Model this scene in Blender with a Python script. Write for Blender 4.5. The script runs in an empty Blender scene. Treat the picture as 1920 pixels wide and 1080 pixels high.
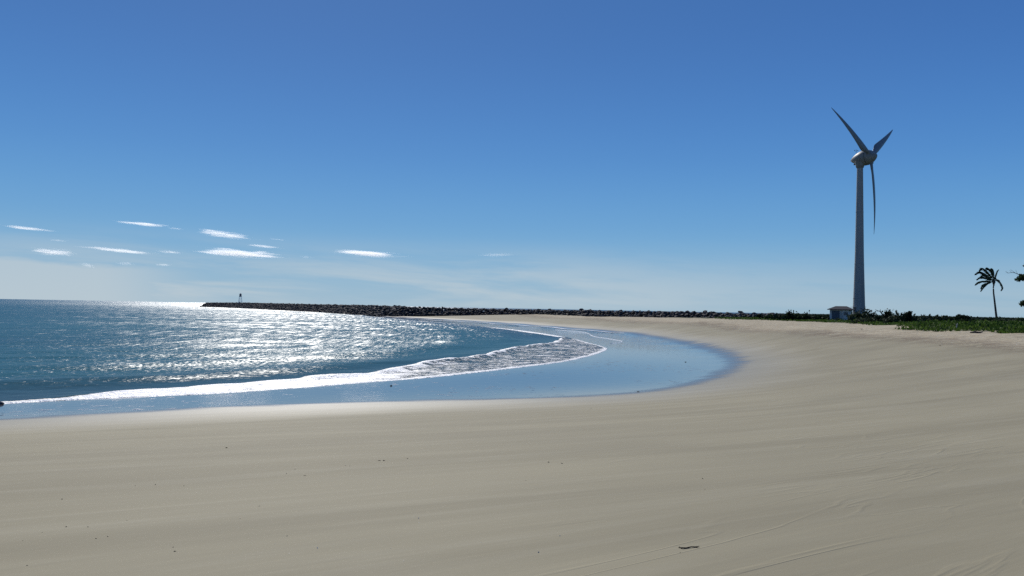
import bpy, bmesh, math, random
import numpy as np
from mathutils import Vector, Matrix, Euler, noise as mnoise
from math import radians as R, pi, sin, cos, atan, atan2, sqrt, exp, tan

rnd = random.Random(11)
nrg = np.random.default_rng(5)
SC = bpy.context.scene

# ------------------------------------------------------------------ camera, world, sun, exposure
F_PX = 1450.0
PITCH = atan(38.1 / F_PX)
ROLL = R(1.06)
CAM = Vector((0.0, 0.0, 4.0))
camd = bpy.data.cameras.new('camera'); cam = bpy.data.objects.new('camera', camd)
SC.collection.objects.link(cam)
camd.sensor_width = 36.0; camd.lens = 36.0 * F_PX / 1920.0
camd.clip_start = 0.05; camd.clip_end = 120000.0
CROT = Euler((pi / 2 + PITCH, 0, 0)).to_matrix() @ Matrix.Rotation(ROLL, 3, 'Z')
cam.matrix_world = Matrix.Translation(CAM) @ CROT.to_4x4()
SC.camera = cam
SC.render.resolution_x = 1024; SC.render.resolution_y = 576

SUN_AZ = R(-16.0)      # azimuth from +Y, positive to the right
SUN_EL = R(38.0)
SUN_STRENGTH = 3.8
SKY_STRENGTH = 0.10
SKY_OWN = 0.96

w = bpy.data.worlds.new('World'); SC.world = w; w.use_nodes = True
wt = w.node_tree; wt.nodes.clear()

class NT:
    """small helper to write node trees as expressions"""
    def __init__(self, tree): self.t = tree
    def n(self, typ, **kw):
        nd = self.t.nodes.new(typ)
        for k, v in kw.items():
            if k == 'inp':
                for a, b in v.items(): self.put(nd, a, b)
            else: setattr(nd, k, v)
        return nd
    def put(self, nd, sock, val):
        s = nd.inputs[sock]
        if isinstance(val, bpy.types.NodeSocket): self.t.links.new(val, s)
        else: s.default_value = val
    def math(self, op, a, b=None, c=None, clamp=False):
        nd = self.n('ShaderNodeMath', operation=op, use_clamp=clamp)
        self.put(nd, 0, a)
        if b is not None: self.put(nd, 1, b)
        if c is not None: self.put(nd, 2, c)
        return nd.outputs[0]
    def add(self, a, b): return self.math('ADD', a, b)
    def sub(self, a, b): return self.math('SUBTRACT', a, b)
    def mul(self, a, b): return self.math('MULTIPLY', a, b)
    def mx(self, a, b): return self.math('MAXIMUM', a, b)
    def mn(self, a, b): return self.math('MINIMUM', a, b)
    def step(self, v, lo, hi, o0=0.0, o1=1.0):
        nd = self.n('ShaderNodeMapRange', interpolation_type='SMOOTHSTEP')
        self.put(nd, 0, v); self.put(nd, 1, lo); self.put(nd, 2, hi); self.put(nd, 3, o0); self.put(nd, 4, o1)
        return nd.outputs[0]
    def lin(self, v, lo, hi, o0=0.0, o1=1.0):
        nd = self.n('ShaderNodeMapRange')
        self.put(nd, 0, v); self.put(nd, 1, lo); self.put(nd, 2, hi); self.put(nd, 3, o0); self.put(nd, 4, o1)
        return nd.outputs[0]
    def mix(self, f, a, b, blend='MIX'):
        nd = self.n('ShaderNodeMix', data_type='RGBA', blend_type=blend)
        self.put(nd, 0, f)
        for i, v in ((6, a), (7, b)):
            if isinstance(v, tuple) and len(v) == 3: v = (*v, 1)
            self.put(nd, i, v)
        return nd.outputs[2]
    def fmix(self, f, a, b):
        nd = self.n('ShaderNodeMix', data_type='FLOAT')
        self.put(nd, 0, f); self.put(nd, 2, a); self.put(nd, 3, b)
        return nd.outputs[0]
    def noise(self, vec, scale, detail=2.0, rough=0.5, dist=0.0, dims='3D'):
        nd = self.n('ShaderNodeTexNoise', noise_dimensions=dims)
        if vec is not None: self.put(nd, 'Vector', vec)
        nd.inputs['Scale'].default_value = scale; nd.inputs['Detail'].default_value = detail
        nd.inputs['Roughness'].default_value = rough; nd.inputs['Distortion'].default_value = dist
        return nd.outputs[0]
    def mapping(self, vec, scale=(1, 1, 1), rot=(0, 0, 0), loc=(0, 0, 0)):
        nd = self.n('ShaderNodeMapping')
        self.put(nd, 'Vector', vec); nd.inputs['Scale'].default_value = scale
        nd.inputs['Rotation'].default_value = rot; nd.inputs['Location'].default_value = loc
        return nd.outputs[0]
    def aniso(self, vec, deg, scale):
        """long features along the direction deg in the ground plane"""
        return self.mapping(self.mapping(vec, (1, 1, 1), (0, 0, R(-deg))), scale)
    def xyz(self, vec):
        nd = self.n('ShaderNodeSeparateXYZ'); self.put(nd, 0, vec); return nd.outputs
    def comb(self, x, y, z):
        nd = self.n('ShaderNodeCombineXYZ'); self.put(nd, 0, x); self.put(nd, 1, y); self.put(nd, 2, z); return nd.outputs[0]
    def attr(self, name):
        nd = self.n('ShaderNodeAttribute', attribute_name=name); return nd.outputs['Fac']
    def bump(self, h, strength=1.0, dist=1.0, normal=None):
        nd = self.n('ShaderNodeBump'); self.put(nd, 'Height', h); self.put(nd, 'Strength', strength)
        self.put(nd, 'Distance', dist)
        if normal is not None: self.put(nd, 'Normal', normal)
        return nd.outputs[0]

T = NT(wt)
sky = T.n('ShaderNodeTexSky', sky_type='NISHITA', sun_disc=False, sun_elevation=SUN_EL, sun_rotation=SUN_AZ,
          altitude=0.0, air_density=1.0, dust_density=0.5, ozone_density=3.0)
gen = T.n('ShaderNodeTexCoord').outputs['Generated']
gx = T.xyz(gen)
el = T.math('ARCSINE', gx[2]); az = T.math('ARCTAN2', gx[0], gx[1])
# thin veils of high cloud lying low over the sea
cn = T.noise(T.comb(T.mul(az, 4.2), T.add(T.mul(el, 40.0), T.mul(az, 1.6)), 3.7), 1.0, 6.0, 0.60, 0.35)
cn2 = T.noise(T.comb(T.mul(az, 1.6), T.mul(el, 9.0), 9.1), 1.0, 3.0, 0.5, 0.2)
band = T.mul(T.step(el, 0.095, 0.015), T.step(el, -0.01, 0.012))
azf = T.step(T.math('ABSOLUTE', T.add(az, 0.27)), 0.75, 0.18)
bank = T.mul(T.step(T.add(el, T.mul(T.sub(T.noise(T.comb(T.mul(az, 14.0), T.mul(el, 60.0), 1.3), 1.0, 5.0, 0.6), 0.5), 0.022)), 0.050, 0.036), T.step(az, -0.36, -0.50))
veil = T.mul(T.mul(T.step(T.add(T.mul(cn, 0.6), T.mul(cn2, 0.5)), 0.42, 0.64), band), T.fmix(azf, 0.30, 1.0))
veil = T.mx(veil, T.mul(bank, 0.90))
# clear tropical sky: colour by elevation, paler towards the sun's side, over the physical sky
ramp = T.n('ShaderNodeValToRGB'); T.put(ramp, 0, T.lin(el, 0.0, 1.5708))
cr = ramp.color_ramp; cr.interpolation = 'B_SPLINE'
stops = [(0.0, (.355, .500, .600)), (3.0, (.225, .430, .620)), (6.1, (.130, .350, .640)), (10.8, (.066, .232, .580)), (16.4, (.040, .150, .462)), (22.0, (.028, .110, .380)), (40.0, (.024, .105, .370)), (90.0, (.022, .090, .330))]
cr.elements[0].position = 0.0; cr.elements[0].color = (*stops[0][1], 1)
cr.elements[1].position = 1.0; cr.elements[1].color = (*stops[-1][1], 1)
for d_, c_ in stops[1:-1]:
    e_ = cr.elements.new(d_ / 90.0); e_.color = (*c_, 1)
sd_ = T.n('ShaderNodeVectorMath', operation='DOT_PRODUCT'); T.put(sd_, 0, gen)
sd_.inputs[1].default_value = (sin(SUN_AZ) * cos(SUN_EL), cos(SUN_AZ) * cos(SUN_EL), sin(SUN_EL))
glow = T.step(sd_.outputs['Value'], 0.2, 1.0)
clear = T.mix(T.mul(glow, 0.16), ramp.outputs[0], (.16, .40, .68))
clear = T.mix(1.0, clear, (10.0, 10.0, 10.0), 'MULTIPLY')
skyc = T.mix(SKY_OWN, sky.outputs[0], clear)
skyc = T.mix(T.mul(veil, 0.72), skyc, (5.4, 6.1, 6.5))
bg = T.n('ShaderNodeBackground'); T.put(bg, 'Color', skyc); bg.inputs['Strength'].default_value = SKY_STRENGTH
wo = T.n('ShaderNodeOutputWorld'); wt.links.new(bg.outputs[0], wo.inputs['Surface'])

sund = bpy.data.lights.new('sun', 'SUN'); sund.energy = SUN_STRENGTH; sund.angle = R(0.53); sund.color = (1.0, 0.955, 0.88)
sun = bpy.data.objects.new('sun', sund); SC.collection.objects.link(sun)
sdir = Vector((sin(SUN_AZ) * cos(SUN_EL), cos(SUN_AZ) * cos(SUN_EL), sin(SUN_EL)))
sun.rotation_euler = sdir.to_track_quat('Z', 'Y').to_euler(); sun.location = (0, 0, 60)

SC.view_settings.view_transform = 'Standard'; SC.view_settings.look = 'None'
SC.view_settings.exposure = 0.0; SC.view_settings.gamma = 1.0; SC.view_settings.use_curve_mapping = False
SC.render.engine = 'CYCLES'
cy = SC.cycles
cy.use_denoising = False
cy.max_bounces = 6; cy.diffuse_bounces = 2; cy.glossy_bounces = 3; cy.transmission_bounces = 4
cy.volume_bounces = 6; cy.transparent_max_bounces = 16
cy.sample_clamp_direct = 20.0; cy.sample_clamp_indirect = 1.5; cy.blur_glossy = 1.0
cy.caustics_reflective = False; cy.caustics_refractive = False
cy.volume_step_rate = 1.0; cy.volume_max_steps = 64

# ------------------------------------------------------------------ projection helpers (used to lay the plan out in metres)
def ray(px, py):
    return (CROT @ Vector(((px - 960) / F_PX, -(py - 540) / F_PX, -1.0)))
def on_z(px, py, z=0.0):
    d = ray(px, py); t = (z - CAM.z) / d.z
    return (CAM + d * t)
def at_y(px, py, Y):
    d = ray(px, py); t = Y / d.y
    return CAM + d * t

def obj(name, me, mat=None, parent=None, loc=None):
    o = bpy.data.objects.new(name, me); SC.collection.objects.link(o)
    if mat is not None and me is not None and len(me.materials) == 0: me.materials.append(mat)
    if parent is not None: o.parent = parent
    if loc is not None: o.location = loc
    return o
def mesh_from(name, verts, faces, smooth=False):
    me = bpy.data.meshes.new(name)
    me.from_pydata([tuple(v) for v in verts], [], faces); me.update()
    if smooth: me.polygons.foreach_set('use_smooth', [True] * len(me.polygons))
    return me
def mesh_np(name, V, Fq, smooth=False):
    """V (n,3) array, Fq (m,k) int array"""
    me = bpy.data.meshes.new(name); k = Fq.shape[1]
    me.vertices.add(len(V)); me.vertices.foreach_set('co', np.asarray(V, dtype=np.float32).ravel())
    me.loops.add(Fq.size); me.loops.foreach_set('vertex_index', Fq.astype(np.int32).ravel())
    me.polygons.add(len(Fq)); me.polygons.foreach_set('loop_start', np.arange(0, Fq.size, k, dtype=np.int32))
    me.polygons.foreach_set('loop_total', np.full(len(Fq), k, dtype=np.int32))
    if smooth: me.polygons.foreach_set('use_smooth', np.ones(len(Fq), dtype=bool))
    me.update(calc_edges=True); me.validate()
    return me
def thing(name, label, cat, loc=(0, 0, 0), rz=0.0, group=None):
    o = bpy.data.objects.new(name, None); SC.collection.objects.link(o)
    o.location = loc; o.rotation_euler = (0, 0, rz); o.empty_display_size = 0.5
    tag(o, label, cat, group); return o
def tag(o, label, cat, group=None, kind=None):
    if label: o['label'] = label
    if cat: o['category'] = cat
    if group: o['group'] = group
    if kind: o['kind'] = kind
    return o

def principled(name, col, rough=0.6, spec=0.5, metal=0.0, ior=None):
    m = bpy.data.materials.new(name); m.use_nodes = True
    b = m.node_tree.nodes['Principled BSDF']
    b.inputs['Base Color'].default_value = (*col, 1); b.inputs['Roughness'].default_value = rough
    b.inputs['Specular IOR Level'].default_value = spec; b.inputs['Metallic'].default_value = metal
    if ior: b.inputs['IOR'].default_value = ior
    return m, b, NT(m.node_tree)

def polyline(pts, z=0.0):
    return np.array([[p.x, p.y] for p in (on_z(px, py, z) for px, py in pts)])
def smooth_line(P, n=6):
    """Catmull-Rom resample"""
    P = np.asarray(P); out = []
    Q = np.vstack([2 * P[0] - P[1], P, 2 * P[-1] - P[-2]])
    for i in range(1, len(Q) - 2):
        for k in range(n):
            t = k / n
            a, b, c, d = Q[i - 1], Q[i], Q[i + 1], Q[i + 2]
            out.append(0.5 * ((2 * b) + (-a + c) * t + (2 * a - 5 * b + 4 * c - d) * t * t + (-a + 3 * b - 3 * c + d) * t ** 3))
    out.append(P[-1]); return np.array(out)
def dist_line(X, Y, L):
    """unsigned distance, signed side and arc parameter of points to an open polyline"""
    best = np.full(X.shape, 1e18); side = np.zeros(X.shape); par = np.zeros(X.shape)
    for i in range(len(L) - 1):
        a = L[i]; d = L[i + 1] - a; q = d @ d + 1e-12
        t = np.clip(((X - a[0]) * d[0] + (Y - a[1]) * d[1]) / q, 0, 1)
        dx = X - a[0] - t * d[0]; dy = Y - a[1] - t * d[1]; r = dx * dx + dy * dy
        m = r < best
        best = np.where(m, r, best); side = np.where(m, d[0] * (Y - a[1]) - d[1] * (X - a[0]), side)
        par = np.where(m, i + t, par)
    return np.sqrt(best), np.sign(side), par / (len(L) - 1)
def sstep(x, a, b):
    t = np.clip((x - a) / (b - a), 0, 1); return t * t * (3 - 2 * t)
def vnoise(X, Y, seed=0):
    """cheap smooth value noise on arrays"""
    g = np.random.default_rng(seed); tab = g.random((256, 256))
    xi = np.floor(X).astype(int); yi = np.floor(Y).astype(int); fx = X - xi; fy = Y - yi
    fx = fx * fx * (3 - 2 * fx); fy = fy * fy * (3 - 2 * fy)
    a = tab[xi & 255, yi & 255]; b = tab[(xi + 1) & 255, yi & 255]; c = tab[xi & 255, (yi + 1) & 255]; d = tab[(xi + 1) & 255, (yi + 1) & 255]
    return (a + (b - a) * fx) * (1 - fy) + (c + (d - c) * fx) * fy - 0.5
def fbm(X, Y, seed=0, oct=3):
    s = 0; a = 1.0
    for k in range(oct): s = s + a * vnoise(X * 2 ** k, Y * 2 ** k, seed + k); a *= 0.5
    return s

# ------------------------------------------------------------------ plan of the bay
ZW = 0.14     # height up to which the sand is soaked
A_PX = [(-260, 772), (-100, 763), (0, 757.5), (100, 751.5), (200, 747), (300, 742.5), (400, 738), (500, 731.5), (600, 724), (700, 716), (800, 708.5),
        (900, 698), (1000, 686), (1060, 678), (1105, 668), (1130, 660), (1139, 654), (1130, 649.5), (1105, 643), (1080, 636), (1055, 631),
        (1000, 622.5), (950, 616.5), (900, 611.5), (850, 607), (800, 602.5), (760, 598.5), (720, 595), (690, 592.5)]
B_PX = [(-260, 800), (-100, 790), (0, 785), (200, 774), (400, 763), (600, 755), (800, 749.5), (900, 748), (1000, 745.5), (1100, 742), (1200, 734),
        (1280, 721), (1340, 702), (1372, 682), (1358, 666), (1320, 652.5), (1250, 637), (1150, 622.5), (1000, 610.5), (900, 603), (800, 597.5), (740, 593.8)]
D_PX = [((1990, 664), 2.0), ((1920, 655), 2.0), ((1700, 636), 2.0), ((1500, 622), 2.0), ((1300, 606), 2.0), ((1100, 597), 1.9), ((980, 590.5), 1.9)]
E_PX = [((2100, 640), 2.55), ((1920, 629), 2.6), ((1800, 622), 2.6), ((1700, 617), 2.6), ((1640, 609.5), 2.6), ((1560, 606), 2.6), ((1500, 603), 2.6), ((1450, 601), 2.6),
        ((1380, 599), 2.65), ((1300, 597), 2.5)]
A_L = smooth_line(polyline(A_PX, 0.0), 5)
B_W = polyline(B_PX, ZW)
D_W = np.array([[*on_z(*p, z)[:2]] for p, z in D_PX])
E_W = np.array([[*on_z(*p, z)[:2]] for p, z in E_PX])
D_L = smooth_line(D_W, 5); E_L = smooth_line(E_W, 5)
JET = [  # (x, y, crest z)
    (392, 725, 3.9), (450, 660, 4.4), (600, 440, 4.05), (700, 335, 4.0), (760, 300, 3.9), (860, 290, 3.75), (930, 280, 3.7),
    (1000, 268, 3.75), (1100, 242, 3.8), (1200, 216, 3.85), (1300, 192, 3.92), (1400, 172, 3.95), (1480, 160, 3.9)]
J_W = np.array([[(px - 960) / F_PX * y, y, z] for px, y, z in JET])

ctrl = []
for x, y in smooth_line(B_W, 2): ctrl.append((x, y, ZW))
for x, y in A_L[::3]: ctrl.append((x, y, 0.0))
for (x, y), (_, z) in zip(D_W, D_PX): ctrl.append((x, y, z))
for (x, y), (_, z) in zip(E_W, E_PX): ctrl.append((x, y, z))
ctrl += [(0, 0, 2.4), (-4, 3, 2.15), (5, 4, 2.28), (0, 10, 1.78), (-8, 10, 1.6), (8, 10, 1.95), (0, 20, 0.95), (-12, 18, 0.75), (14, 22, 1.5),
         (16, 34, 1.1), (24, 46, 1.35), (25, 30, 1.9), (-30, 5, 1.6), (-20, -20, 3.0), (20, -20, 3.2), (40, 0, 3.0), (60, 20, 3.1), (35, 22, 2.4),
         (-80, 0, 1.5), (-80, -30, 3.0), (100, -20, 3.3),
         (26, 70, 1.05), (27, 95, 1.05), (27, 118, 1.0), (19, 160, 1.0), (6, 201, 1.0), (-6, 236, 0.95),
         (-18, 268, 1.0), (-75, 310, -1.5), (20, 235, 1.95), (45, 195, 2.25),
         (72, 130, 2.6), (95, 150, 2.6), (94, 210, 3.0), (130, 200, 3.0), (64, 150, 2.45), (80, 260, 3.0), (150, 120, 3.0), (120, 80, 2.9),
         (200, 300, 3.0), (90, 500, 2.0), (300, 500, 3.0), (300, 100, 3.2), (400, 0, 3.4), (600, 700, 3.0), (200, 900, 2.0),
         (-40, 60, -1.6), (-15, 60, -0.9), (-60, 120, -2.5), (-30, 100, -2.0), (-60, 200, -2.8), (-120, 300, -3), (-150, 150, -3.2), (-5, 75, -0.7),
         (-200, 60, -3), (-160, 20, -1.5), (-300, 400, -3), (-285, 725, -3), (-150, 600, -3), (-50, 420, -2.5), (-100, 900, -3), (-500, 0, -3), (-500, 900, -3), (20, 330, 0.5), (20, 420, -1)]
ctrl = np.array(ctrl, dtype=float)
S = 100.0
def U(r2): return np.where(r2 < 1e-12, 0.0, 0.5 * r2 * np.log(np.maximum(r2, 1e-12)))
_P = ctrl[:, :2] / S; _n = len(_P)
_K = U(((_P[:, None] - _P[None]) ** 2).sum(-1)) + np.eye(_n) * 2e-5
_A = np.zeros((_n + 3, _n + 3)); _A[:_n, :_n] = _K; _A[:_n, _n] = 1; _A[:_n, _n + 1:] = _P; _A[_n, :_n] = 1; _A[_n + 1:, :_n] = _P.T
_W = np.linalg.solve(_A, np.concatenate([ctrl[:, 2], np.zeros(3)]))
def land(X, Y):
    X = np.asarray(X, dtype=float); Y = np.asarray(Y, dtype=float)
    Xc = np.clip(X, -500, 600); Yc = np.clip(Y, -60, 900)
    x = Xc / S; y = Yc / S; z = _W[_n] + _W[_n + 1] * x + _W[_n + 2] * y
    for i in range(_n): z = z + _W[i] * U((x - _P[i, 0]) ** 2 + (y - _P[i, 1]) ** 2)
    z = np.clip(z, -4, 3.3)
    # the open sea behind the breakwater and far out
    far = sstep(np.maximum(np.maximum(-X - 450, Y - 850), 0), 0, 60)
    z = z * (1 - far) + (-4) * far
    # beyond the breakwater line the land falls away into the sea
    return z
def lumps(X, Y):
    dd, sd, _ = dist_line(X, Y, D_L)
    de, se, _ = dist_line(X, Y, E_L)
    up = -sd                                  # D runs from near right to far left: its right side is inland
    inl = sstep(dd * up, -1.0, 4.0)
    veg = sstep(de * -se, -0.5, 3.0)
    z = inl * (0.16 * fbm(X * 0.35, Y * 0.30, 3) + 0.05 * fbm(X * 1.6, Y * 1.4, 8))
    z = z + 0.10 * veg + veg * 0.16 * fbm(X * 0.08, Y * 0.08, 21)
    return z, inl, veg
def ground_z(x, y):
    X = np.array([x], dtype=float); Y = np.array([y], dtype=float)
    return float(land(X, Y)[0] + lumps(X, Y)[0][0])
def hit(px, py):
    """where the sight line of a photo point meets the beach"""
    d = ray(px, py); ts = np.geomspace(2.0, 900.0, 500)
    X = CAM.x + d.x * ts; Y = CAM.y + d.y * ts; Z = CAM.z + d.z * ts
    g = land(X, Y) + lumps(X, Y)[0]
    i = int(np.argmax(Z < g))
    f = (Z[i - 1] - g[i - 1]) / ((Z[i - 1] - g[i - 1]) - (Z[i] - g[i]) + 1e-9)
    t = ts[i - 1] + (ts[i] - ts[i - 1]) * f
    return Vector((CAM.x + d.x * t, CAM.y + d.y * t, CAM.z + d.z * t))

def axis(a, b, h, lo, hi, grow):
    mid = list(np.arange(a, b + h * 0.5, h)); s = h; v = mid[-1]; r = []
    while v < hi: s *= grow; v += s; r.append(v)
    s = h; v = mid[0]; l = []
    while v > lo: s *= grow; v -= s; l.append(v)
    return np.array(l[::-1] + mid + r)
def sheet(xs, ys):
    X, Y = np.meshgrid(xs, ys); nx, ny = len(xs), len(ys)
    i = np.arange(nx * ny).reshape(ny, nx)
    Fq = np.stack([i[:-1, :-1], i[:-1, 1:], i[1:, 1:], i[1:, :-1]], -1).reshape(-1, 4)
    return X.ravel(), Y.ravel(), Fq
def put_attr(me, name, arr):
    a = me.attributes.new(name, 'FLOAT', 'POINT'); a.data.foreach_set('value', np.asarray(arr, dtype=np.float32))

# ------------------------------------------------------------------ materials of the setting
def sand_material():
    m, b, N = principled('beach sand', (0.3, 0.27, 0.2), 0.8, 0.3)
    pos = N.n('ShaderNodeNewGeometry').outputs['Position']; px = N.xyz(pos)
    dry = N.attr('dry'); wrack = N.attr('wrack')
    n1 = N.noise(N.aniso(pos, 28, (0.05, 0.50, 1)), 1.0, 4, 0.55, 0.5)       # long windblown streaks
    n2 = N.noise(N.aniso(pos, 31, (0.22, 2.4, 1)), 1.0, 4, 0.6, 0.8)
    n3 = N.noise(pos, 0.09, 3, 0.5)
    ng = N.noise(pos, 90.0, 2, 0.7)                                          # grain
    # how far inside the soaked zone (metres), with a ragged edge
    wd = N.attr('wet')
    jag = N.noise(N.aniso(pos, 10, (0.14, 0.9, 1)), 1.0, 5, 0.6, 0.6)
    jw = N.mul(N.sub(jag, 0.5), N.mul(N.lin(px[1], 30, 80, 1.6, 5.0), N.step(px[1], 88, 125, 1.0, 0.22)))
    edge = N.add(wd, jw)
    film = N.step(edge, -0.15, N.lin(px[1], 30, 80, 0.45, 1.6))
    soak = N.step(edge, N.lin(px[1], 30, 80, -1.1, -2.2), 0.1)
    sheen = N.step(N.add(wd, N.mul(N.sub(n1, 0.5), 3.0)), -7.5, -0.5)
    damp = sheen
    base = N.mix(N.step(n1, 0.35, 0.68), (0.285, 0.248, 0.158), (0.338, 0.296, 0.190))
    base = N.mix(N.mul(N.step(n2, 0.45, 0.75), 0.35), base, (0.405, 0.363, 0.250))
    base = N.mix(N.mul(N.step(n3, 0.4, 0.7), 0.3), base, (0.230, 0.203, 0.136))
    dn = N.noise(pos, 0.8, 4, 0.6)
    dryc = N.mix(N.step(dn, 0.35, 0.7), (0.40, 0.33, 0.215), (0.50, 0.43, 0.295))
    base = N.mix(dry, base, dryc)
    wn = N.noise(N.mapping(pos, (0.6, 0.6, 1)), 1.0, 6, 0.75, 0.4)
    wm = N.mul(wrack, N.step(wn, 0.40, 0.56))
    base = N.mix(N.mul(wm, 0.55), base, (0.155, 0.105, 0.070))
    base = N.mix(N.mul(N.step(N.noise(pos, 5.0, 5, 0.8), 0.60, 0.68), N.mul(wrack, 0.8)), base, (0.06, 0.045, 0.03))
    base = N.mix(N.mul(N.sub(ng, 0.5), 0.35), base, (0.40, 0.37, 0.30), 'ADD')
    veg = N.attr('veg'); base = N.mix(N.mul(veg, 0.92), base, N.mix(N.noise(pos, 1.5, 3, 0.6), (0.022, 0.040, 0.012), (0.055, 0.085, 0.028)))
    base = N.mix(N.mul(soak, 0.80), base, (0.085, 0.078, 0.075))
    base = N.mix(film, base, (0.085, 0.088, 0.092))
    N.put(b, 'Base Color', base)
    rough = N.fmix(damp, 0.75, 0.46); rough = N.fmix(soak, rough, 0.22); rough = N.fmix(film, rough, 0.045)
    rough = N.fmix(dry, rough, 0.85)
    N.put(b, 'Roughness', rough)
    sp = N.fmix(damp, 0.12, 0.42); sp = N.fmix(soak, sp, 0.5)
    N.put(b, 'Specular IOR Level', sp); b.inputs['IOR'].default_value = 1.38
    # relief: grain, wind ripples, tide ridges, footprints near the wrack line
    nearf = N.step(px[1], 34.0, 12.0)
    rip = N.noise(N.aniso(pos, 34, (0.5, 4.5, 1)), 1.0, 3, 0.5, 0.7)
    ridge = N.math('ABSOLUTE', N.sub(N.noise(N.aniso(pos, 38, (0.20, 1.5, 1)), 1.0, 3, 0.45, 0.9), 0.5))
    ridge = N.mul(N.step(ridge, 0.0, 0.035, 1.0, 0.0), N.step(N.noise(pos, 0.22, 2, 0.5), 0.46, 0.66))
    hsum = N.add(N.mul(rip, 0.005), N.mul(N.mul(N.mul(ridge, 0.75), N.mul(nearf, N.step(px[0], -1.5, 2.5))), 0.007))
    hsum = N.add(hsum, N.mul(ng, 0.00012))
    hsum = N.add(hsum, N.mul(n2, 0.0045))
    hsum = N.mul(hsum, N.fmix(soak, 1.0, 0.0))
    foot = N.noise(pos, 2.6, 4, 0.65)
    hsum = N.add(hsum, N.mul(N.mul(N.mx(dry, wrack), foot), 0.14))
    wv = N.noise(N.aniso(pos, 20, (1.1, 2.6, 1)), 1.0, 3, 0.6)
    spots = N.mul(N.step(N.noise(pos, 1.6, 3, 0.7), 0.60, 0.72), N.step(N.noise(pos, 0.10, 2, 0.5), 0.46, 0.62))
    hsum = N.add(hsum, N.mul(N.mul(film, N.add(N.mul(N.mul(wv, N.step(px[1], 70, 115, 1.0, 7.0)), 0.0045), N.mul(N.mul(spots, N.step(px[1], 92, 72)), 0.016))), 1.0))
    N.put(b, 'Normal', N.bump(hsum, 1.0, 1.0))
    return m

def sea_material():
    m, b, N = principled('sea water', (0.02, 0.07, 0.09), 0.06, 0.5, 0, 1.333)
    pos = N.n('ShaderNodeNewGeometry').outputs['Position']; px = N.xyz(pos)
    foam = N.attr('foam'); shal = N.attr('shallow'); calm = N.attr('calm')
    p2 = N.mapping(pos, (1, 1, 0.0))
    c = N.mix(N.step(N.noise(p2, 0.02, 3, 0.5), 0.3, 0.7), (0.022, 0.095, 0.092), (0.030, 0.120, 0.112))
    c = N.mix(N.mul(shal, 0.8), c, (0.050, 0.085, 0.095))
    # foam lace
    l1 = N.noise(N.aniso(pos, 25, (0.7, 1.4, 0)), 2.2, 5, 0.70, 0.6)
    l2 = N.noise(N.mapping(pos, (1.0, 1.0, 0)), 8.0, 3, 0.6, 0.2)
    l3 = N.noise(N.aniso(pos, 25, (0.5, 1.3, 0)), 0.7, 2, 0.5)
    lace = N.add(N.add(N.mul(l1, 0.56), N.mul(l2, 0.20)), N.mul(l3, 0.24))
    thr = N.sub(0.78, N.mul(foam, 0.52))
    fm = N.mul(N.step(N.sub(lace, thr), -0.02, 0.05), N.step(foam, 0.02, 0.10))
    base = N.mix(fm, c, (0.95, 0.93, 0.86))
    N.put(b, 'Base Color', base)
    dist = N.n('ShaderNodeVectorMath', operation='LENGTH'); N.put(dist, 0, pos); dist = dist.outputs['Value']
    # chop at several sizes, in wind-ruffled patches of every size
    w1 = N.noise(N.aniso(pos, 20, (0.75, 1.0, 0)), 0.42, 3, 0.55, 0.3)
    w2 = N.noise(N.aniso(pos, -25, (0.8, 1.0, 0)), 1.7, 4, 0.62, 0.4)
    w3 = N.noise(N.aniso(pos, 6, (0.5, 1.0, 0)), 0.10, 3, 0.5)
    pat = N.noise(N.aniso(pos, 8, (4.6, 1.9, 0)), 1.0, 4, 0.60, 0.3)
    pat3 = N.noise(N.aniso(pos, 4, (1.5, 0.13, 0)), 1.0, 3, 0.65, 0.2)
    pat = N.fmix(N.lin(dist, 45, 140, 0.25, 0.75), pat, pat3)
    patm = N.noise(N.aniso(pos, 10, (0.10, 0.16, 0)), 1.0, 3, 0.6)
    pat2 = N.noise(N.aniso(pos, 12, (0.010, 0.045, 0)), 1.0, 3, 0.6)
    ruff = N.add(N.add(N.mul(pat, 0.78), N.mul(patm, 0.16)), N.add(N.mul(pat2, 0.14), 0.04))          # centred on 0.58
    ruff = N.lin(ruff, 0.46, 0.74, 0.0, 1.0)
    ruff = N.mul(ruff, N.fmix(calm, 1.0, 0.25))
    ro = N.add(N.lin(ruff, 0.0, 1.0, 0.24, 0.49), N.lin(dist, 120, 900, 0.0, 0.07))
    h = N.mul(N.add(N.add(N.mul(w1, 0.38), N.mul(w2, 0.17)), N.mul(w3, 0.8)), 0.50)
    h = N.mul(h, N.fmix(calm, 1.0, 0.3))
    h = N.add(h, N.mul(N.mul(fm, N.add(l2, N.mul(l1, 1.5))), 0.07))
    nb = N.bump(h, 1.0, 1.0)
    N.put(b, 'Normal', nb); b.inputs['Specular IOR Level'].default_value = 0.0; b.inputs['Roughness'].default_value = 0.9
    gl = N.n('ShaderNodeBsdfAnisotropic', distribution='BECKMANN'); N.put(gl, 'Roughness', ro); N.put(gl, 'Normal', nb)
    fr = N.n('ShaderNodeFresnel'); fr.inputs[0].default_value = 1.333; N.put(fr, 'Normal', nb)
    fac = N.mul(N.mul(fr.outputs[0], 0.55), N.fmix(fm, 1.0, 0.55)); N.put(gl, 'Roughness', N.fmix(fm, ro, 0.52))
    ms = N.n('ShaderNodeMixShader'); N.put(ms, 0, fac); m.node_tree.links.new(b.outputs[0], ms.inputs[1]); m.node_tree.links.new(gl.outputs[0], ms.inputs[2])
    m.node_tree.links.new(ms.outputs[0], m.node_tree.nodes['Material Output'].inputs['Surface'])
    return m

M_SAND = sand_material(); M_SEA = sea_material()

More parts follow.
